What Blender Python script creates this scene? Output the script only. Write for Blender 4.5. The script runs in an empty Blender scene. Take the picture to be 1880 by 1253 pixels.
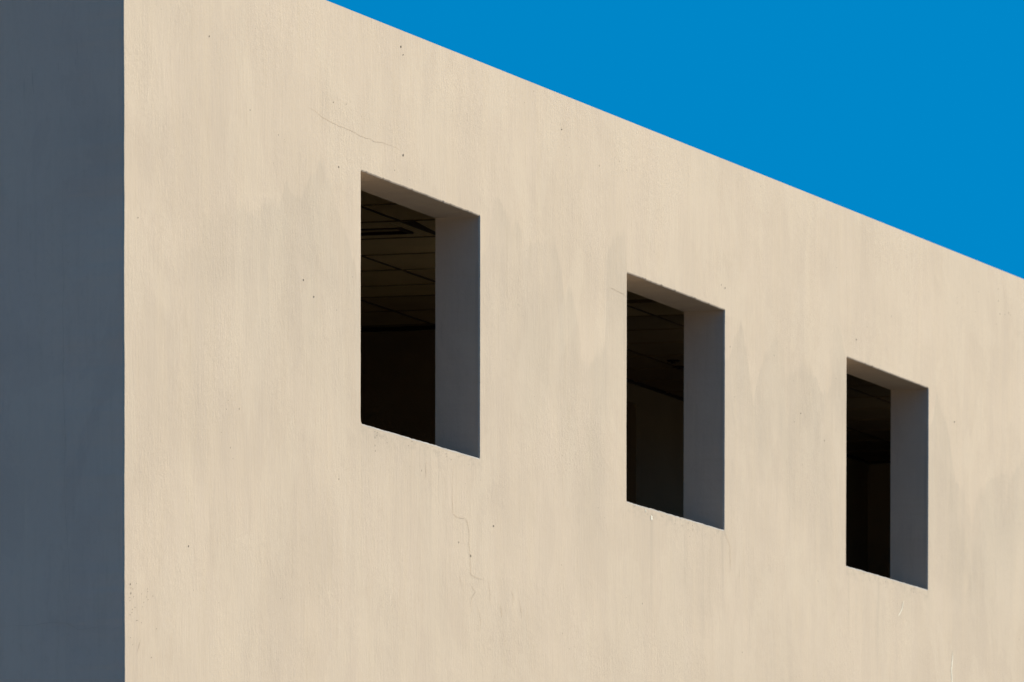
import bpy, bmesh, math, random
from mathutils import Vector, Matrix, noise
from mathutils.geometry import tessellate_polygon
TOP = [(0.076, 5.469), (0.25, 5.504), (0.337, 5.439), (0.602, 5.459), (0.871, 5.53), (0.901, 5.647), (1.053, 5.654), (1.175, 5.721), (1.267, 5.752), (1.391, 5.736), (1.515, 5.719), (1.61, 5.794), (1.72, 5.817), (1.815, 5.829), (1.895, 5.902), (1.975, 5.874), (2.055, 5.868), (2.152, 5.944), (2.305, 6.048), (2.413, 5.987), (2.479, 5.898), (2.579, 5.813), (2.695, 5.724), (2.813, 5.624), (4.443, 5.872), (4.559, 5.981), (4.61, 6.122), (4.667, 6.193), (4.741, 6.154), (4.806, 6.105), (4.864, 6.076), (4.938, 6.109), (5.017, 6.066), (5.084, 5.993), (5.177, 6.028), (5.284, 6.065), (5.474, 6.086), (5.528, 6.06), (5.583, 5.993), (5.624, 5.924), (5.666, 5.863), (5.72, 5.902), (5.803, 5.845), (5.873, 5.77), (5.888, 5.59), (6.027, 5.571), (6.139, 5.633), (6.28, 5.689), (6.305, 6.141), (6.39, 6.184), (6.504, 6.231), (6.582, 6.252), (6.614, 6.067), (8.309, 5.828), (8.487, 6.055), (8.579, 5.939), (8.717, 5.667), (8.762, 5.747), (8.853, 5.866), (8.914, 5.923), (9.036, 5.978), (9.175, 6.056), (9.222, 5.98), (9.271, 5.84), (9.348, 5.882), (9.474, 5.903), (9.664, 5.931), (9.855, 5.924), (9.921, 5.827), (10.049, 5.848), (10.13, 5.917), (10.16, 6.164), (10.279, 6.242), (10.34, 6.13), (10.39, 6.065), (12.045, 5.848), (12.097, 5.926), (12.185, 6.044), (12.275, 5.979), (12.347, 5.959), (12.42, 5.901), (12.475, 5.796), (12.586, 5.622), (12.714, 5.615), (12.955, 5.422), (13.009, 5.566), (13.119, 5.632), (13.304, 5.695), (13.491, 5.739), (13.604, 5.778), (13.795, 5.776), (13.947, 5.837), (14.047, 5.893)]
scene = bpy.context.scene
C = scene.collection
rad = math.radians
random.seed(7)

# ------------------------------------------------------------------ camera
F_PX, YAW, PITCH, ROLL, SX, SY, CX, CY = 15008.3, 0.31242, -0.04703, 0.00113, -8.0985, 2354.95, -29.79013, -11.18608
cam_d = bpy.data.cameras.new('camera')
cam = bpy.data.objects.new('camera', cam_d); C.objects.link(cam)
cam_d.sensor_width = 36.0; cam_d.lens = F_PX / 1880 * 36
cam_d.shift_x = -SX / 1880; cam_d.shift_y = SY / 1880
cam_d.clip_start = 0.5; cam_d.clip_end = 8000
d = Vector((math.cos(YAW) * math.cos(PITCH), math.sin(YAW) * math.cos(PITCH), math.sin(PITCH)))
r = d.cross(Vector((0, 0, 1))).normalized(); u = r.cross(d)
r2 = r * math.cos(ROLL) + u * math.sin(ROLL); u2 = u * math.cos(ROLL) - r * math.sin(ROLL)
M = Matrix((r2, u2, -d)).transposed().to_4x4(); M.translation = (CX, CY, 1.6)
cam.matrix_world = M
cam_d.dof.use_dof = True; cam_d.dof.focus_distance = 33.0; cam_d.dof.aperture_fstop = 14
scene.camera = cam

# ------------------------------------------------------------------ sky, sun, exposure
SUN_EL, SUN_AZ = 28.0, 65.0          # azimuth from the facade normal (-Y) towards +X
world = bpy.data.worlds.new('World'); scene.world = world; world.use_nodes = True
nt = world.node_tree; N = nt.nodes; L = nt.links
for n in list(N): N.remove(n)
tc = N.new('ShaderNodeTexCoord')
mad = N.new('ShaderNodeVectorMath'); mad.operation = 'MULTIPLY_ADD'
mad.inputs[1].default_value = (0.35, 0.35, 0.25); mad.inputs[2].default_value = (0, 0, 0.55)
nrm = N.new('ShaderNodeVectorMath'); nrm.operation = 'NORMALIZE'
sky = N.new('ShaderNodeTexSky'); sky.sky_type = 'NISHITA'; sky.sun_disc = False
sky.sun_elevation = rad(SUN_EL); sky.sun_rotation = rad(180 - SUN_AZ)
sky.air_density = 1.0; sky.dust_density = 0.3; sky.ozone_density = 3.0
tint = N.new('ShaderNodeMix'); tint.data_type = 'RGBA'; tint.blend_type = 'MULTIPLY'
tint.inputs[0].default_value = 1.0; tint.inputs[7].default_value = (0.0, 0.79, 1.0, 1)
bg = N.new('ShaderNodeBackground'); bg.inputs[1].default_value = 0.121
wo = N.new('ShaderNodeOutputWorld')
L.new(tc.outputs['Generated'], mad.inputs[0]); L.new(mad.outputs[0], nrm.inputs[0])
L.new(nrm.outputs[0], sky.inputs[0]); L.new(sky.outputs[0], tint.inputs[6])
L.new(tint.outputs[2], bg.inputs[0]); L.new(bg.outputs[0], wo.inputs[0])
sd = bpy.data.lights.new('sun', 'SUN'); sd.energy = 5.0; sd.angle = rad(0.53); sd.color = (1.0, 0.915, 0.705)
sun = bpy.data.objects.new('sun', sd); C.objects.link(sun)
sdir = Vector((math.sin(rad(SUN_AZ)) * math.cos(rad(SUN_EL)), -math.cos(rad(SUN_AZ)) * math.cos(rad(SUN_EL)), math.sin(rad(SUN_EL))))
sun.rotation_euler = sdir.to_track_quat('Z', 'Y').to_euler(); sun.location = (20, -30, 30)
scene.view_settings.view_transform = 'Standard'; scene.view_settings.look = 'None'
scene.view_settings.exposure = 0.72; scene.view_settings.gamma = 1.0
scene.view_settings.use_curve_mapping = False
scene.cycles.max_bounces = 10; scene.cycles.diffuse_bounces = 6

# ------------------------------------------------------------------ geometry constants (metres)
W1, SP, WW = 2.82525, 3.79427, 1.59855       # first opening, spacing, width
ZT, ZB = 6.06554, 6.06554 - 1.04908          # head and sill
T = 0.20425                                  # wall thickness
HC = 6.28554                                 # suspended ceiling
ZF = 4.07                                    # upper floor
BACK, XP, XE = 2.00411, 10.40056, 18.1       # back wall depth, partition, end wall
XL = 26.0                                    # length of the building
DEEP = 10.0
NWIN = 4
def roof_z(x): return 6.68024 + 0.01292 * x

# ------------------------------------------------------------------ material helpers
class Mat:
    def __init__(s, name):
        s.m = bpy.data.materials.new(name); s.m.use_nodes = True
        s.t = s.m.node_tree; s.b = s.t.nodes['Principled BSDF']; s.x = 0
        s.geo = s.t.nodes.new('ShaderNodeNewGeometry')
    def n(s, k): return s.t.nodes.new(k)
    def l(s, a, b): s.t.links.new(a, b)
    def val(s, v, sock):
        if hasattr(v, 'is_output') or hasattr(v, 'links'): s.l(v, sock)
        else: sock.default_value = v
    def math(s, op, a, b=0.0, c=None, clamp=False):
        n = s.n('ShaderNodeMath'); n.operation = op; n.use_clamp = clamp
        s.val(a, n.inputs[0]); s.val(b, n.inputs[1])
        if c is not None: s.val(c, n.inputs[2])
        return n.outputs[0]
    def scaled(s, v, sc, off=(0, 0, 0)):
        n = s.n('ShaderNodeVectorMath'); n.operation = 'MULTIPLY_ADD'
        s.l(v, n.inputs[0]); n.inputs[1].default_value = sc; n.inputs[2].default_value = off
        return n.outputs[0]
    def noise(s, sc, off=(0, 0, 0), detail=3, rough=0.55, dist=0.0):
        n = s.n('ShaderNodeTexNoise'); n.inputs['Scale'].default_value = 1.0
        n.inputs['Detail'].default_value = detail; n.inputs['Roughness'].default_value = rough
        n.inputs['Distortion'].default_value = dist
        s.l(s.scaled(s.geo.outputs['Position'], sc, off), n.inputs['Vector'])
        return n.outputs[0]
    def ramp(s, v, a, b, lo=0.0, hi=1.0, smooth=True):
        n = s.n('ShaderNodeMapRange'); n.interpolation_type = 'SMOOTHSTEP' if smooth else 'LINEAR'
        s.val(v, n.inputs[0]); n.inputs[1].default_value = a; n.inputs[2].default_value = b
        n.inputs[3].default_value = lo; n.inputs[4].default_value = hi
        return n.outputs[0]
    def mix(s, f, a, b, mode='MIX'):
        n = s.n('ShaderNodeMix'); n.data_type = 'RGBA'; n.blend_type = mode
        s.val(f, n.inputs[0])
        for v, i in ((a, 6), (b, 7)):
            if isinstance(v, tuple): n.inputs[i].default_value = (*v, 1)
            else: s.l(v, n.inputs[i])
        return n.outputs[2]
    def bump(s, h, dist, prev=None, strength=1.0):
        n = s.n('ShaderNodeBump'); n.inputs['Distance'].default_value = dist; n.inputs['Strength'].default_value = strength
        s.l(h, n.inputs['Height'])
        if prev is not None: s.l(prev, n.inputs['Normal'])
        return n.outputs[0]
    def out(s, col, rough=0.85, normal=None, spec=0.3):
        s.val((*col, 1) if isinstance(col, tuple) else col, s.b.inputs['Base Color'])
        s.val(rough, s.b.inputs['Roughness']); s.b.inputs['Specular IOR Level'].default_value = spec
        if normal is not None: s.l(normal, s.b.inputs['Normal'])
        return s.m

def stucco():
    m = Mat('painted_stucco')
    sep = m.n('ShaderNodeSeparateXYZ'); m.l(m.geo.outputs['Position'], sep.inputs[0])
    x, y, z = sep.outputs
    # mottling of the paint
    cloud = m.noise((0.8, 0.8, 1.6), (3, 1, 7), 3)
    streak = m.noise((9, 9, 0.9), (1, 4, 2), 4, 0.6, 0.3)
    streak2 = m.noise((34, 34, 2.6), (5, 2, 9), 3, 0.6)
    grain = m.noise((45, 45, 30), (0, 0, 0), 5, 0.75)
    col = m.mix(m.ramp(cloud, 0.35, 0.65), (0.580, 0.468, 0.377), (0.630, 0.510, 0.412))
    col = m.mix(m.ramp(streak, 0.40, 0.66, 0, 0.30), col, (0.66, 0.53, 0.405))
    col = m.mix(m.ramp(streak2, 0.48, 0.75, 0, 0.26), col, (0.52, 0.415, 0.31))
    col = m.mix(m.ramp(grain, 0.48, 0.80, 0, 0.36), col, (0.50, 0.395, 0.295))
    hair = m.noise((80, 80, 2.2), (3, 7, 1), 2, 0.5)
    col = m.mix(m.ramp(hair, 0.58, 0.80, 0, 0.30), col, (0.70, 0.575, 0.44))
    scr = m.math('MULTIPLY', m.ramp(m.noise((55, 55, 4.5), (6, 3, 8), 3, 0.6), 0.63, 0.72), m.ramp(m.noise((1.1, 1.1, 2.0), (2, 9, 4), 3), 0.50, 0.68))
    col = m.mix(m.math('MULTIPLY', scr, 0.45), col, (0.36, 0.275, 0.20))
    # damp greyer patches whose upper edge runs in tongues along the wall
    wob = m.math('MULTIPLY_ADD', m.noise((14, 14, 1.5), (2, 2, 2), 3), 0.14, -0.07)
    wob2 = m.math('MULTIPLY_ADD', m.noise((5, 5, 4), (8, 1, 2), 3), 0.10, -0.05)
    def curve(x0, x1):
        pts = [p for p in TOP if x0 - 0.4 <= p[0] <= x1 + 0.4]
        n = m.n('ShaderNodeFloatCurve'); c = n.mapping.curves[0]
        n.mapping.use_clip = False
        P = [((a - x0) / (x1 - x0), (b - 5.2) / 1.3) for a, b in pts]
        P = [(a, b) for a, b in P if 0.001 < a < 0.999]
        c.points[0].location = (0, P[0][1]); c.points[1].location = (1, P[-1][1])
        for a, b in P: c.points.new(a, b)
        for p in c.points: p.handle_type = 'VECTOR'
        n.mapping.update()
        m.l(m.math('MULTIPLY_ADD', x, 1 / (x1 - x0), -x0 / (x1 - x0), clamp=True), n.inputs[1])
        return m.math('MULTIPLY_ADD', n.outputs[0], 1.3, 5.2)
    XS = [0.0, 3.5, 7.4, 11.2, 14.2]
    top = None
    for a, b in zip(XS, XS[1:]):
        c = curve(a, b)
        if top is None: top = c
        else:
            g = m.math('GREATER_THAN', x, a)
            mx = m.n('ShaderNodeMix'); mx.data_type = 'FLOAT'
            m.l(g, mx.inputs[0]); m.l(top, mx.inputs[2]); m.l(c, mx.inputs[3]); top = mx.outputs[0]
    dz = m.math('SUBTRACT', top, z)
    dz = m.math('ADD', m.math('ADD', dz, wob), wob2)
    soft = m.ramp(m.noise((2.2, 2.2, 3), (5, 5, 5), 2), 0.42, 0.62, 0.010, 0.04)
    edge = m.math('MULTIPLY_ADD', m.math('DIVIDE', dz, soft), 0.5, 0.5, clamp=True)
    dz2 = m.math('ADD', m.math('SUBTRACT', dz, 0.16), m.math('MULTIPLY', wob, 2.6))
    edge = m.math('ADD', m.math('MULTIPLY', edge, 0.84), m.math('MULTIPLY', m.ramp(dz2, 0.0, 0.04), 0.22))
    edge = m.math('MULTIPLY', edge, m.ramp(x, 0.3, 2.0, 0.35, 1.0))
    fade = m.ramp(dz, 0.0, 1.1, 1.0, 0.22)
    front = m.math('LESS_THAN', y, 0.02)
    side = m.math('GREATER_THAN', x, 0.03)
    patch = m.math('MULTIPLY', m.math('MULTIPLY', edge, fade), m.math('MULTIPLY', front, side))
    patch = m.math('MULTIPLY', patch, m.ramp(m.noise((3, 3, 1.6), (4, 4, 1), 4), 0.3, 0.6, 0.35, 1.0))
    # overlapping brush passes: irregular slightly lighter and darker patches with partly crisp edges
    b1 = m.noise((1.7, 1.7, 1.1), (11, 3, 5), 6, 0.62, 0.6)
    b2 = m.noise((3.1, 3.1, 1.3), (4, 13, 2), 6, 0.65, 0.8)
    b3 = m.noise((6.5, 6.5, 4.5), (7, 2, 12), 5, 0.7, 0.4)
    col = m.mix(m.ramp(b1, 0.515, 0.545, 0, 0.28), col, (0.660, 0.546, 0.436))
    col = m.mix(m.ramp(b2, 0.545, 0.575, 0, 0.20), col, (0.535, 0.430, 0.350))
    col = m.mix(m.ramp(b3, 0.50, 0.75, 0, 0.22), col, (0.535, 0.425, 0.345))
    col = m.mix(m.math('MULTIPLY', patch, 0.85), col, (0.865, 0.878, 0.890), 'MULTIPLY')
    # grime under the sills and thin run-off below them
    xm = m.math('MULTIPLY', m.math('FRACT', m.math('MULTIPLY_ADD', x, 1 / SP, -W1 / SP)), SP)
    under = m.math('MULTIPLY', m.ramp(xm, WW, WW + 0.06, 1, 0), m.math('MULTIPLY', front, m.math('GREATER_THAN', x, W1 - 0.03)))
    drop = m.math('SUBTRACT', ZB, z)
    lip = m.math('MULTIPLY', m.math('MULTIPLY', m.ramp(drop, -0.02, 0.0), m.ramp(drop, 0.015, 0.09, 1, 0)), m.ramp(m.noise((14, 14, 30), (2, 8, 8), 5, 0.7), 0.45, 0.62))
    run = m.math('MULTIPLY', m.math('MULTIPLY', m.ramp(drop, 0.0, 0.02), m.ramp(drop, 0.1, 0.75, 1, 0)), m.ramp(m.noise((9, 9, 0.5), (8, 8, 2), 4, 0.65), 0.52, 0.66))
    grime = m.math('MULTIPLY', under, m.math('MAXIMUM', m.math('MULTIPLY', lip, 0.42), m.math('MULTIPLY', run, 0.26)))
    col = m.mix(grime, col, (0.40, 0.335, 0.275))
    # small pinholes and scuffs
    vo = m.n('ShaderNodeTexVoronoi'); vo.inputs['Scale'].default_value = 1.0
    m.l(m.scaled(m.geo.outputs['Position'], (5.5, 5.5, 9)), vo.inputs['Vector'])
    sc = m.n('ShaderNodeSeparateColor'); m.l(vo.outputs['Color'], sc.inputs[0])
    rr = m.math('MULTIPLY', m.math('POWER', sc.outputs[0], 7.0), 0.05)
    pin = m.math('LESS_THAN', vo.outputs['Distance'], rr)
    vo2 = m.n('ShaderNodeTexVoronoi'); vo2.inputs['Scale'].default_value = 1.0
    m.l(m.scaled(m.geo.outputs['Position'], (22, 22, 26)), vo2.inputs['Vector'])
    sc2 = m.n('ShaderNodeSeparateColor'); m.l(vo2.outputs['Color'], sc2.inputs[0])
    gate = m.ramp(m.noise((1.3, 1.3, 2.5), (9, 9, 9), 2), 0.52, 0.7)
    pin2 = m.math('LESS_THAN', vo2.outputs['Distance'], m.math('MULTIPLY', m.math('MULTIPLY', m.math('POWER', sc2.outputs[1], 6.0), 0.15), gate))
    col = m.mix(m.math('MULTIPLY', m.math('MULTIPLY', m.math('MAXIMUM', pin, pin2), front), 0.6), col, (0.16, 0.125, 0.095))
    # relief: trowel waves, brush grain, fine sand
    hmod = m.ramp(m.noise((1.5, 1.5, 2.2), (4, 6, 2), 3), 0.35, 0.7, 0.25, 1.0)
    h1 = m.noise((1.6, 1.6, 1.2), (3, 3, 3), 2)
    h2 = m.noise((42, 42, 7), (6, 1, 1), 3, 0.6)
    h3 = m.math('MULTIPLY', m.noise((48, 48, 34), (1, 1, 6), 5, 0.75, 0.3), hmod)
    nb = m.bump(h1, 0.0035)
    nb = m.bump(h2, 0.0009, nb); nb = m.bump(h3, 0.0021, nb)
    return m.out(col, 0.85, nb, 0.2)

def plain(name, col, rough=0.85, var=0.12, sc=6.0, bump=0.0, spec=0.3, bsc=90):
    m = Mat(name)
    n1 = m.noise((sc, sc, sc), (1, 2, 3), 4)
    lo = tuple(c * (1 - var) for c in col); hi = tuple(c * (1 + var) for c in col)
    c = m.mix(m.ramp(n1, 0.3, 0.7), lo, hi)
    nb = m.bump(m.noise((bsc, bsc, bsc), (0, 0, 0), 2), bump) if bump else None
    return m.out(c, rough, nb, spec)

M_ST = stucco()
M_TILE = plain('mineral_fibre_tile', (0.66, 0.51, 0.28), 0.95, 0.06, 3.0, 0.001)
M_TILE_SHADE = plain('shaded_fibre_tile', (0.22, 0.16, 0.09), 0.95, 0.06, 3.0, 0.001)  # same tile, with the dimness of the far rooms put into its colour
M_BAR = plain('dark_bronze_bar', (0.030, 0.018, 0.012), 0.6, 0.1)
M_BARY = plain('dull_bar', (0.09, 0.06, 0.033), 0.8, 0.1)
M_BARX = plain('painted_bar', (0.24, 0.17, 0.09), 0.8, 0.1)
M_DARK = plain('dark_plenum', (0.006, 0.005, 0.004), 0.95)
M_INT = plain('interior_plaster', (0.36, 0.28, 0.18), 0.9, 0.08, 1.5, 0.0008)
M_FLOOR = plain('interior_floor', (0.09, 0.066, 0.038), 0.8, 0.2, 1.0)
M_DOOR = plain('dark_door_veneer', (0.035, 0.022, 0.014), 0.5, 0.2, 3.0)
M_CRACK = plain('crack_shadow', (0.50, 0.40, 0.305), 0.95, 0.2, 20.0)
M_PIT = plain('pit_dirt', (0.09, 0.065, 0.05), 0.95, 0.2, 20.0)
M_WHITE = plain('white_filler', (0.88, 0.83, 0.72), 0.7, 0.04, 30.0)
M_ROOF = plain('roof_screed', (0.30, 0.28, 0.25), 0.9, 0.1, 1.0)
M_SILL = plain('dusty_cement_sill', (0.34, 0.32, 0.32), 0.95, 0.15, 8.0, 0.001)
M_METAL = plain('brushed_metal', (0.20, 0.18, 0.16), 0.4, 0.1)

# ------------------------------------------------------------------ mesh helpers
def mesh(name, verts, faces, mat, parent=None, smooth=False):
    me = bpy.data.meshes.new(name); me.from_pydata([tuple(v) for v in verts], [], faces); me.update()
    if smooth:
        for p in me.polygons: p.use_smooth = True
    me.materials.append(mat)
    o = bpy.data.objects.new(name, me); C.objects.link(o)
    if parent is not None: o.parent = parent
    return o
def box_data(x0, x1, y0, y1, z0, z1):
    v = [(x, y, z) for z in (z0, z1) for y in (y0, y1) for x in (x0, x1)]
    f = [(0, 2, 3, 1), (4, 5, 7, 6), (0, 1, 5, 4), (2, 6, 7, 3), (0, 4, 6, 2), (1, 3, 7, 5)]
    return v, f
def box(name, b, mat, parent=None, bevel=0.0):
    v, f = box_data(*b)
    bm = bmesh.new(); vs = [bm.verts.new(p) for p in v]
    for q in f: bm.faces.new([vs[i] for i in q])
    if bevel: bmesh.ops.bevel(bm, geom=bm.edges[:], offset=bevel, segments=2, affect='EDGES')
    me = bpy.data.meshes.new(name); bm.to_mesh(me); bm.free(); me.materials.append(mat)
    o = bpy.data.objects.new(name, me); C.objects.link(o)
    if parent is not None: o.parent = parent
    return o
def n1(t, seed): return noise.fractal(Vector((t, seed * 7.31, seed * 1.7)), 0.7, 2.2, 4)

# ------------------------------------------------------------------ ground, pavement and road, plus unseen paving added as bounce
def flat(name, x0, x1, y0, y1, z, mat):
    o = mesh(name, [(x0, y0, z), (x1, y0, z), (x1, y1, z), (x0, y1, z)], [(0, 1, 2, 3)], mat); o['kind'] = 'structure'; return o
def dirt_mat(name, a, b, rough=0.95, sc=0.05):
    m = Mat(name)
    n = m.noise((sc, sc, sc), (1, 1, 1), 5); f = m.noise((3, 3, 3), (0, 0, 0), 4)
    c = m.mix(m.ramp(n, 0.4, 0.6), a, b)
    c = m.mix(m.ramp(f, 0.3, 0.8, 0, 0.4), c, tuple(0.75 * q for q in a))
    return m.out(c, rough, m.bump(f, 0.01), 0.2)
flat('ground', -3000, 3000, -3000, 3000, 0.0, dirt_mat('dry_earth', (0.075, 0.065, 0.05), (0.10, 0.085, 0.065)))
flat('bounce_yard', -22, -0.3, 0.0, 40, 0.006, dirt_mat('warm_bounce_paving', (0.54, 0.41, 0.36), (0.60, 0.46, 0.40), 0.9, 0.4))  # unseen paving, added to bounce warm light onto the side wall
flat('bounce_apron', -16, 5.5, -3.99, -0.001, 0.124, dirt_mat('pale_bounce_slab', (0.13, 0.12, 0.11), (0.16, 0.148, 0.135), 0.9, 0.5))  # unseen pale slab, added to lift light on the nearest room's ceiling
flat('road', -300, 300, -14.0, -4.0, 0.006, dirt_mat('asphalt', (0.05, 0.047, 0.043), (0.062, 0.058, 0.052), 0.9, 0.3))
for ya, yb in ((-4.0, -0.0005),):
    o = box('pavement', (-300, 300, ya, yb, -0.05, 0.12), dirt_mat('kerb_concrete', (0.060, 0.052, 0.042), (0.075, 0.066, 0.053), 0.9, 0.5)); o['kind'] = 'structure'

# ------------------------------------------------------------------ building
bld = bpy.data.objects.new('building', None); C.objects.link(bld)
bld['label'] = 'sand coloured plastered building with a row of deep frameless window openings against blue sky'
bld['category'] = 'building'

def outline(x0, z0, x1, z1, rads, step=0.02):
    """closed outline, anticlockwise from the lower left corner: points, outward normals, side ids"""
    pts = []
    cs = [((x0, z0), rads[0], 180), ((x1, z0), rads[1], 270), ((x1, z1), rads[2], 0), ((x0, z1), rads[3], 90)]
    cen = []
    for (cx, cz), rr, a in cs:
        ccx = cx + (rr if cx == x0 else -rr); ccz = cz + (rr if cz == z0 else -rr)
        cen.append((ccx, ccz, rr, a))
    for i in range(4):
        ccx, ccz, rr, a = cen[i]
        for k in range(5):
            t = rad(a + 90 * k / 4)
            pts.append((ccx + rr * math.cos(t), ccz + rr * math.sin(t), math.cos(t), math.sin(t)))
        nx, nz, nr, na = cen[(i + 1) % 4]
        t = rad(a + 90)
        ax, az = ccx + rr * math.cos(t), ccz + rr * math.sin(t)
        t2 = rad(na); bx, bz = nx + nr * math.cos(t2), nz + nr * math.sin(t2)
        n = max(2, int(math.hypot(bx - ax, bz - az) / step))
        for k in range(1, n):
            f = k / n
            pts.append((ax + (bx - ax) * f, az + (bz - az) * f, math.cos(t), math.sin(t)))
    return pts

holes_front, holes_back, openings = [], [], []
for i in range(NWIN):
    x0 = W1 + SP * i; x1 = x0 + WW
    rads = (0.022 if i == 0 else 0.008, 0.004, 0.005, 0.006)
    pts = outline(x0, ZB, x1, ZT, rads)
    R0, R1, R2, R3 = [], [], [], []
    for (x, z, nx, nz) in pts:
        amp = 0.0014 if nz > 0.5 else (0.0014 if nz < -0.5 else 0.0013)
        s = n1(x * 9 + z * 5, i + 1) * amp + 0.8 * amp * n1(x * 40 + z * 28, i + 11)
        if nz < -0.5:                      # broken lip of the sill, small chips
            c = n1(x * 22, i + 21)
            if c > 0.35: s += (c - 0.35) * 0.006
        if nz > 0.5 and n1(x * 60, i + 31) > 0.52: s += 0.0025
        s = max(-0.006, min(0.010, s))
        for R, o, yy in ((R0, 0.007, 0.0), (R1, 0.0022, 0.0022), (R2, 0.0, 0.007)):
            R.append((x + nx * (s + o), yy, z + nz * (s + o)))
        R3.append((x, T, z))
    holes_front.append(R0); holes_back.append(R3)
    openings.append((pts, R0, R1, R2, R3))

# facade front with real holes
CR = 0.010                                  # rounded plaster corner
zs = [k * 0.025 for k in range(int(roof_z(0) / 0.025) + 1)] + [roof_z(0)]
def arris(z): return 0.0035 * n1(z * 3.1, 51) + 0.0016 * n1(z * 17, 52)
outer = [(CR + arris(z), 0.0, z) for z in reversed(zs)] + [(XL, 0.0, 0.0), (XL, 0.0, roof_z(XL))]
def sheet(name, outer, holes, parent, flip=False):
    loops = [outer] + holes
    tris = tessellate_polygon([[Vector((p[0], p[2], 0)) for p in lp] for lp in loops])
    V = [p for lp in loops for p in lp]
    F = []
    for a, b, c in tris:
        A, B, D = (Vector((V[k][0], V[k][2])) for k in (a, b, c))
        ccw = (B - A).cross(D - A) > 0     # seen from -Y, anticlockwise faces outward
        F.append((a, b, c) if ccw != flip else (a, c, b))
    return V, F
V, F = sheet('wall', outer, holes_front, bld)
# corner arc and side wall skin share the wavy arris
base = len(V)
rows = []
for z in reversed(zs):
    w = arris(z); row = []
    for k in range(5):
        t = rad(90 * k / 4)
        row.append(len(V)); V.append((CR + w - CR * math.sin(t), CR - CR * math.cos(t), z))
    rows.append(row)
for a, b in zip(rows, rows[1:]):
    for k in range(4): F.append((a[k], a[k + 1], b[k + 1], b[k]))
wall = mesh('wall', V, F, M_ST, bld)
wall['label'] = 'sunlit sand coloured plaster wall with greyer stains'
# shaded gable wall
V, F = [], []
for z in reversed(zs):
    V += [(arris(z), CR, z), (0.0, 0.35, z)]
for k in range(len(zs) - 1): F.append((2 * k, 2 * k + 1, 2 * k + 3, 2 * k + 2))
b0 = len(V); V += [(0, 0.35, 0), (0, DEEP, 0), (0, DEEP, roof_z(0)), (0, 0.35, roof_z(0))]
F.append((b0, b0 + 3, b0 + 2, b0 + 1))
sw = mesh('side_wall', V, F, M_ST, bld); sw['label'] = 'side wall in blue shade, with hairline cracks'
# inner face of the facade, other outer walls, parapet top, roof
V, F = sheet('inner', [(XL, T, roof_z(XL)), (0.25, T, roof_z(0)), (0.25, T, 0), (XL, T, 0)], holes_back, bld, flip=True)
mesh('inner_wall', V, F, M_INT, bld)
mesh('rear_wall', [(0, DEEP, 0), (XL, DEEP, 0), (XL, DEEP, roof_z(XL)), (0, DEEP, roof_z(0)), (XL, 0, 0), (XL, 0, roof_z(XL))],
     [(0, 3, 2, 1), (4, 1, 2, 5)], M_ST, bld)
mesh('roof', [(0.008, 0.0, roof_z(0)), (XL, 0.0, roof_z(XL)), (XL, DEEP, roof_z(XL)), (0.0, DEEP, roof_z(0))], [(0, 1, 2, 3)], M_ROOF, bld)

# window openings: jambs, lintel, sill, each its own piece
for i, (pts, R0, R1, R2, R3) in enumerate(openings):
    e = bpy.data.objects.new('window_opening', None); C.objects.link(e); e.parent = bld
    n = len(pts)
    sides = {'sill': [], 'right': [], 'lintel': [], 'left': []}
    for k in range(n):
        k2 = (k + 1) % n
        nx = pts[k][2] + pts[k2][2]; nz = pts[k][3] + pts[k2][3]
        if abs(nz) > abs(nx): sides['lintel' if nz > 0 else 'sill'].append(k)
        else: sides['right' if nx > 0 else 'left'].append(k)
    for s, ks in sides.items():
        V, F = [], []
        for k in ks:
            k2 = (k + 1) % n; b = len(V)
            for R in (R0, R1, R2, R3): V += [R[k], R[k2]]
            for j in range(3): F.append((b + 2 * j, b + 2 * j + 2, b + 2 * j + 3, b + 2 * j + 1))
        mesh({'right': 'jamb', 'left': 'jamb'}.get(s, s), V, F, M_SILL if s == 'sill' else M_ST, e)

# ------------------------------------------------------------------ interior of the upper storey
D2 = 5.6                                     # rear of the deeper bay
box('upper_floor', (0.25, XL - 0.05, T + 0.002, DEEP - 0.05, ZF - 0.2, ZF), M_FLOOR, bld)
def wallbox(b, name='interior_wall', mat=M_INT): return box(name, b, mat, bld)
DX0, DX1, DZ = 12.42, 13.315, 6.172
wallbox((XP, DX0, BACK, BACK + 0.12, ZF, HC + 0.4))
wallbox((DX1, XE + 0.12, BACK, BACK + 0.12, ZF, HC + 0.4))
wallbox((DX0, DX1, BACK, BACK + 0.12, DZ, HC + 0.4))
wallbox((XP, XP + 0.12, BACK + 0.12, D2, ZF, HC + 0.4))
wallbox((XE, XE + 0.12, T + 0.002, BACK, ZF, HC + 0.4))
wallbox((0.25, XP, D2, D2 + 0.12, ZF, HC + 0.4))
wallbox((0.13, 0.25, T + 0.002, D2, ZF, HC + 0.4))
dr = box('door', (DX0 + 0.003, DX1 - 0.003, BACK + 0.06, BACK + 0.10, ZF, DZ - 0.003), M_DOOR, bld)
box('handle', (DX0 + 0.06, DX0 + 0.18, BACK + 0.02, BACK + 0.04, ZF + 1.0, ZF + 1.02), M_METAL, dr)

ceil = box('ceiling', (0.26, XL - 0.06, T + 0.003, D2 + 0.1, HC + 0.22, HC + 0.30), M_DARK, bld)
ceil['label'] = 'dim suspended ceiling of square tiles in dark bars'
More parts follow.
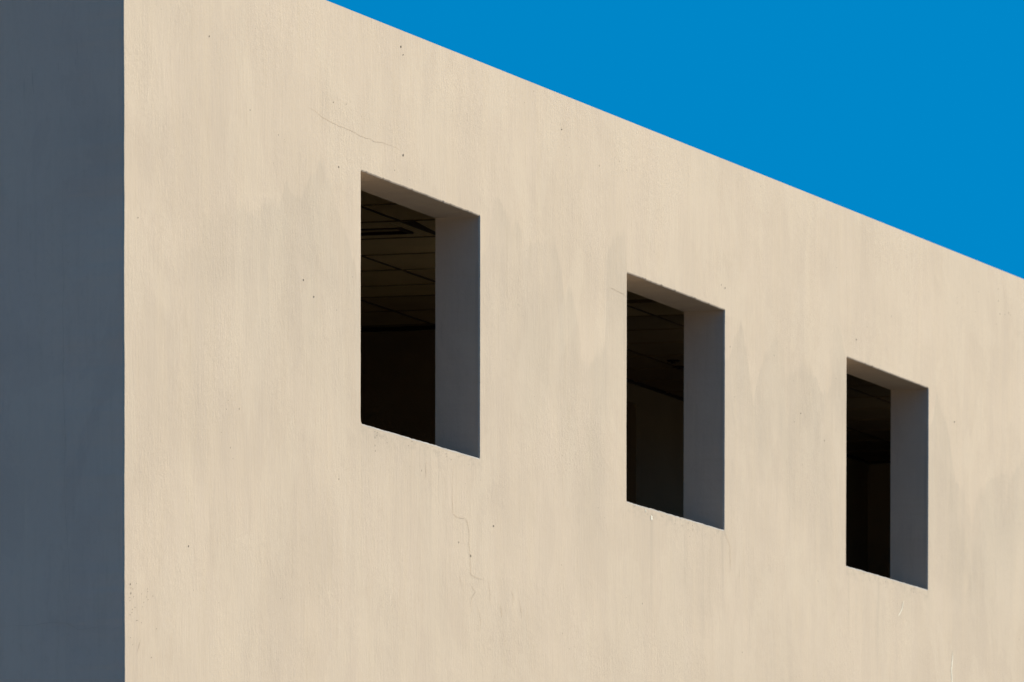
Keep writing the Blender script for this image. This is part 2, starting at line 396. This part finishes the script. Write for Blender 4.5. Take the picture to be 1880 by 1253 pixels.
# grid lines
xs = [5.567 + 0.6 * k for k in range(-9, 6)]
xs += [9.03 + 0.6 * k for k in range(0, 16)]
xs = [x for x in xs if 0.3 < x < XE - 0.1]
ys = [0.358 + 0.6 * k for k in range(0, 9)]
M_TILE_HALF_SHADE = plain('half_shaded_fibre_tile', (0.44, 0.33, 0.18), 0.95, 0.06, 3.0, 0.001)  # halfway step of the far-room dimness painted into the tile colour
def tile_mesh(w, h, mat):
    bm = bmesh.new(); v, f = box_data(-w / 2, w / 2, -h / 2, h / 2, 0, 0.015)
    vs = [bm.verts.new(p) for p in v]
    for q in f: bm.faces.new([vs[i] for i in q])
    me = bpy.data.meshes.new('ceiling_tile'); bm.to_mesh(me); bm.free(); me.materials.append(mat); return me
cache = {}
def add_tile(xa, xb, ya, yb, rz=0.0, off=(0, 0)):
    w, h = round(xb - xa - 0.008, 3), round(yb - ya - 0.008, 3)
    if w < 0.03 or h < 0.03: return
    tm = M_TILE_SHADE if xa > 10.1 else (M_TILE_HALF_SHADE if xa > 8.9 else M_TILE)  # tile colour darkens along the rooms in place of light falling off
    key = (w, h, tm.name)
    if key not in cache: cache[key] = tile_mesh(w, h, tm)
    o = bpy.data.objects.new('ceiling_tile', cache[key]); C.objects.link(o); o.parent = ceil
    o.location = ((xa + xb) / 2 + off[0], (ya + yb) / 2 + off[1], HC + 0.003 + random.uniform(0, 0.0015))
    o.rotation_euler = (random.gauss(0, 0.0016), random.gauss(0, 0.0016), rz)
LX0, LX1, LY0, LY1 = 6.415, 6.625, 1.045, 2.15
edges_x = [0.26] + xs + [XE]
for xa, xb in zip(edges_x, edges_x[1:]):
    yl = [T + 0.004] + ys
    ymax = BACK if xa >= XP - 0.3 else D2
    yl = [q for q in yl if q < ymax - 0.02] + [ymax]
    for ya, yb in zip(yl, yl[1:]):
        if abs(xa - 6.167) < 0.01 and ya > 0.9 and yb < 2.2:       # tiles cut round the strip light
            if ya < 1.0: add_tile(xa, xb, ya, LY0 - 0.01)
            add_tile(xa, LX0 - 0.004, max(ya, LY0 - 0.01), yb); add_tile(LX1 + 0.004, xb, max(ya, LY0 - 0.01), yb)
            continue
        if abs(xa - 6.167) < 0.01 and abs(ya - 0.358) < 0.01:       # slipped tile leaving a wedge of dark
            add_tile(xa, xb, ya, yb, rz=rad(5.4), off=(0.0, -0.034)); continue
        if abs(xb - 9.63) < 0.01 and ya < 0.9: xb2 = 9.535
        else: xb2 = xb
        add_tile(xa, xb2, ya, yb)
for x in xs:
    ymax = BACK if x > XP else D2
    box('ceiling_bar', (x - 0.006, x + 0.006, T + 0.004, ymax - 0.002, HC - 0.001, HC + 0.02), M_BARX, ceil)
for y in ys:
    if y < BACK: box('ceiling_bar', (0.27, XE - 0.003, y - 0.006, y + 0.006, HC - 0.0008, HC + 0.02), M_BARY, ceil)
    elif y < D2: box('ceiling_bar', (0.27, XP - 0.003, y - 0.006, y + 0.006, HC - 0.0008, HC + 0.02), M_BARY, ceil)
# dark perimeter angle along the walls
box('edge_trim', (XP - 0.003, XE, BACK - 0.018, BACK - 0.002, HC - 0.010, HC + 0.01), M_BAR, ceil)
box('edge_trim', (XP - 0.022, XP - 0.004, BACK, D2 - 0.002, HC - 0.010, HC + 0.01), M_BAR, ceil)
box('edge_trim', (XE - 0.020, XE - 0.002, T + 0.01, BACK - 0.02, HC - 0.010, HC + 0.01), M_BAR, ceil)

# strip light (unlit) in the ceiling
lt = bpy.data.objects.new('ceiling_light', None); C.objects.link(lt); lt.location = (6.52, 1.6, HC)
lt['label'] = 'unlit narrow strip light in the ceiling behind the nearest window opening'; lt['category'] = 'ceiling light'
def rel(name, b, mat, root, bevel=0.0):
    L0 = root.location
    return box(name, (b[0] - L0[0], b[1] - L0[0], b[2] - L0[1], b[3] - L0[1], b[4] - L0[2], b[5] - L0[2]), mat, root, bevel)
M_LFR = plain('rusty_enamel_frame', (0.07, 0.028, 0.018), 0.5, 0.2)
M_LDF = plain('louvre_metal', (0.40, 0.30, 0.17), 0.6, 0.1)
rel('frame', (LX0, LX0 + 0.02, LY0, LY1, HC - 0.0012, HC + 0.02), M_LFR, lt)
rel('frame', (LX1 - 0.02, LX1, LY0, LY1, HC - 0.0012, HC + 0.02), M_LFR, lt)
rel('frame', (LX0 + 0.02, LX1 - 0.02, LY0, LY0 + 0.02, HC - 0.0012, HC + 0.02), M_LFR, lt)
rel('diffuser', (LX0 + 0.021, LX0 + 0.10, LY0 + 0.021, LY1, HC + 0.0005, HC + 0.02), M_LDF, lt)
rel('lamp_slot', (LX0 + 0.102, LX1 - 0.021, LY0 + 0.021, LY1, HC + 0.03, HC + 0.05), M_DARK, lt)

def sprinkler(x, y, label):
    o = bpy.data.objects.new('sprinkler', None); C.objects.link(o); o.location = (x, y, HC)
    o['label'] = label; o['category'] = 'sprinkler'; o['group'] = 'sprinkler heads on the ceiling'
    for nm, r0, z0, z1 in (('rose', 0.038, -0.005, 0.002), ('stem', 0.010, -0.012, -0.005), ('deflector', 0.016, -0.014, -0.012)):
        bm = bmesh.new(); bmesh.ops.create_cone(bm, cap_ends=True, segments=16, radius1=r0 * 0.8, radius2=r0, depth=z1 - z0)
        me = bpy.data.meshes.new(nm); bm.to_mesh(me); bm.free(); me.materials.append(M_BAR)
        q = bpy.data.objects.new(nm, me); C.objects.link(q); q.parent = o; q.location = (0, 0, (z0 + z1) / 2)
sprinkler(12.28, 1.48, 'nearer of two dark sprinkler heads on the ceiling behind the middle window opening')
sprinkler(12.58, 1.54, 'farther of two dark sprinkler heads on the ceiling behind the middle window opening')

# ------------------------------------------------------------------ cracks, pits and filler on the plaster
def ribbon(pts, w, plane, mat, name='crack', lift=0.0012, jitter=0.006):
    P = []
    for (a, b), (c, e) in zip(pts, pts[1:]):
        n = max(1, int(math.hypot(c - a, e - b) / 0.02))
        for k in range(n): P.append((a + (c - a) * k / n, b + (e - b) * k / n))
    P.append(pts[-1])
    sd = random.random() * 50
    P = [(a + jitter * n1(a * 9 + b * 31, sd), b + 0.6 * jitter * n1(b * 17 + a * 13, sd + 3)) for a, b in P]
    V, F = [], []
    for k, (a, b) in enumerate(P):
        q = P[min(k + 1, len(P) - 1)]; p = P[max(k - 1, 0)]
        dx, dy = q[0] - p[0], q[1] - p[1]; l = math.hypot(dx, dy) or 1
        t = min(k, len(P) - 1 - k) / max(1, len(P) - 1)
        ww = w * 0.8 * (0.35 + 0.65 * min(1, t * 5)) * (0.75 + 0.5 * abs(n1(k * 0.37, sd + 9)))
        ww *= 0.42 + 0.58 * abs(dy) / l if plane == 'front' else 1.0
        ox, oy = -dy / l * ww / 2, dx / l * ww / 2
        for s in (1, -1):
            h, v = a + ox * s, b + oy * s
            V.append((h, -lift, v) if plane == 'front' else (-lift, h, v))
    for k in range(len(P) - 1):
        f = (2 * k, 2 * k + 1, 2 * k + 3, 2 * k + 2)
        F.append(f if plane == 'front' else f[::-1])
    return mesh(name, V, F, mat, wall if plane == 'front' else sw)
FR = [
 ([(2.162, 6.245), (2.353, 6.224), (2.545, 6.216), (2.663, 6.218), (2.719, 6.214), (2.817, 6.21), (2.944, 6.213), (3.001, 6.209), (3.086, 6.217), (3.229, 6.222), (3.337, 6.22)], 0.0030),
 ([(4.063, 4.963), (4.048, 4.914), (4.041, 4.831), (4.056, 4.739), (4.101, 4.731), (4.154, 4.731), (4.215, 4.738), (4.253, 4.72), (4.276, 4.686), (4.276, 4.627), (4.291, 4.581), (4.299, 4.499), (4.361, 4.489), (4.422, 4.489), (4.522, 4.49)], 0.0036),
 ([(4.14, 4.487), (4.17, 4.454), (4.178, 4.431)], 0.003),
 ([(4.284, 4.462), (4.361, 4.428), (4.307, 4.393), (4.3, 4.357), (4.315, 4.334)], 0.0035),
 ([(4.392, 4.366), (4.43, 4.331), (4.438, 4.296), (4.423, 4.259)], 0.003),
 ([(8.205, 5.01), (8.261, 4.98), (8.317, 4.94), (8.327, 4.823)], 0.004),
 ([(3.683, 4.933), (3.683, 4.863)], 0.0045), ([(4.724, 4.395), (4.74, 4.339)], 0.006),
 ([(4.873, 4.471), (4.912, 4.445), (4.897, 4.408)], 0.004), ([(4.991, 4.449), (5.015, 4.397), (5.031, 4.365)], 0.004),
 ([(0.144, 3.877), (0.162, 3.905), (0.18, 3.932)], 0.004), ([(6.335, 5.971), (6.479, 5.967), (6.608, 5.956)], 0.004),
 ([(4.545, 4.494), (4.569, 4.436), (4.576, 4.389)], 0.003),
]
for p, w in FR: ribbon(p, w, 'front', M_CRACK)
ribbon([(0.25, 5.694), (0.253, 5.547), (0.251, 5.4), (0.246, 5.296), (0.253, 5.212), (0.249, 5.044), (0.251, 4.918), (0.243, 4.708), (0.247, 4.498), (0.232, 4.288), (0.225, 4.141), (0.239, 3.985)], 0.0012, 'side', M_CRACK, jitter=0.003)
ribbon([(0.516, 3.977), (0.447, 3.979), (0.379, 3.978), (0.3, 3.989), (0.239, 3.985), (0.205, 3.967), (0.187, 3.957), (0.119, 3.966), (0.063, 3.954), (0.012, 3.966)], 0.0012, 'side', M_CRACK, jitter=0.002)
def blob(x, z, rx, rz, V, F, lift=0.0013):
    b = len(V); n = 9
    for k in range(n):
        a = 2 * math.pi * k / n; s = random.uniform(0.7, 1.15)
        V.append((x + 0.55 * rx * s * math.cos(a), -lift, z + 0.85 * rz * s * math.sin(a)))
    V.append((x, -lift - 0.0005, z))
    for k in range(n): F.append((b + k, b + (k + 1) % n, b + n))
V, F = [], []
for x, z, rx, rz in [(3.344, 6.654, .012, .006), (3.373, 6.624, .008, .004), (3.374, 6.201, .012, .007), (2.538, 6.047, .007, .006), (2.094, 5.532, .008, .005), (2.223, 5.477, .009, .005),
    (2.469, 6.305, .006, .004), (0.965, 6.367, .006, .005), (5.609, 6.596, .009, .005), (8.223, 6.174, .009, .005), (4.622, 4.736, .012, .005), (4.132, 4.625, .007, .004), (4.299, 4.579, .009, .007),
    (10.59, 6.174, .012, .005), (9.561, 5.703, .012, .004), (12.547, 5.943, .012, .005), (0.155, 5.556, .005, .004), (0.722, 4.334, .007, .005), (0.066, 4.134, .006, .005), (0.072, 4.099, .005, .004)]:
    blob(x, z, rx, rz, V, F)
for k in range(26):
    blob(0.05 + abs(random.gauss(0, 0.12)), 4.05 + random.gauss(0, 0.07), 0.003, 0.003, V, F)
for i in range(3):                               # dirt specks under the sills
    x0 = W1 + SP * i
    for k in range(16): blob(x0 + random.uniform(0.05, WW), ZB - 0.012 - abs(random.gauss(0, 0.02)), random.uniform(.003, .007), random.uniform(.001, .003), V, F)
p = mesh('pit', V, F, M_PIT, wall); p['kind'] = 'stuff'
for x, z, rx, rz in [(7.013, 4.972, .026, .013), (6.917, 4.997, .012, .011), (3.461, 6.111, .006, .004)]:
    V, F = [], []; blob(x, z, rx, rz, V, F); mesh('filler_patch', V, F, M_WHITE, wall)
for p, w in [([(11.52, 4.92), (11.50, 4.88), (11.42, 4.83)], 0.014), ([(12.53, 4.72), (12.51, 4.63), (12.52, 4.50)], 0.022)]:
    ribbon(p, w, 'front', M_WHITE, 'filler_patch')
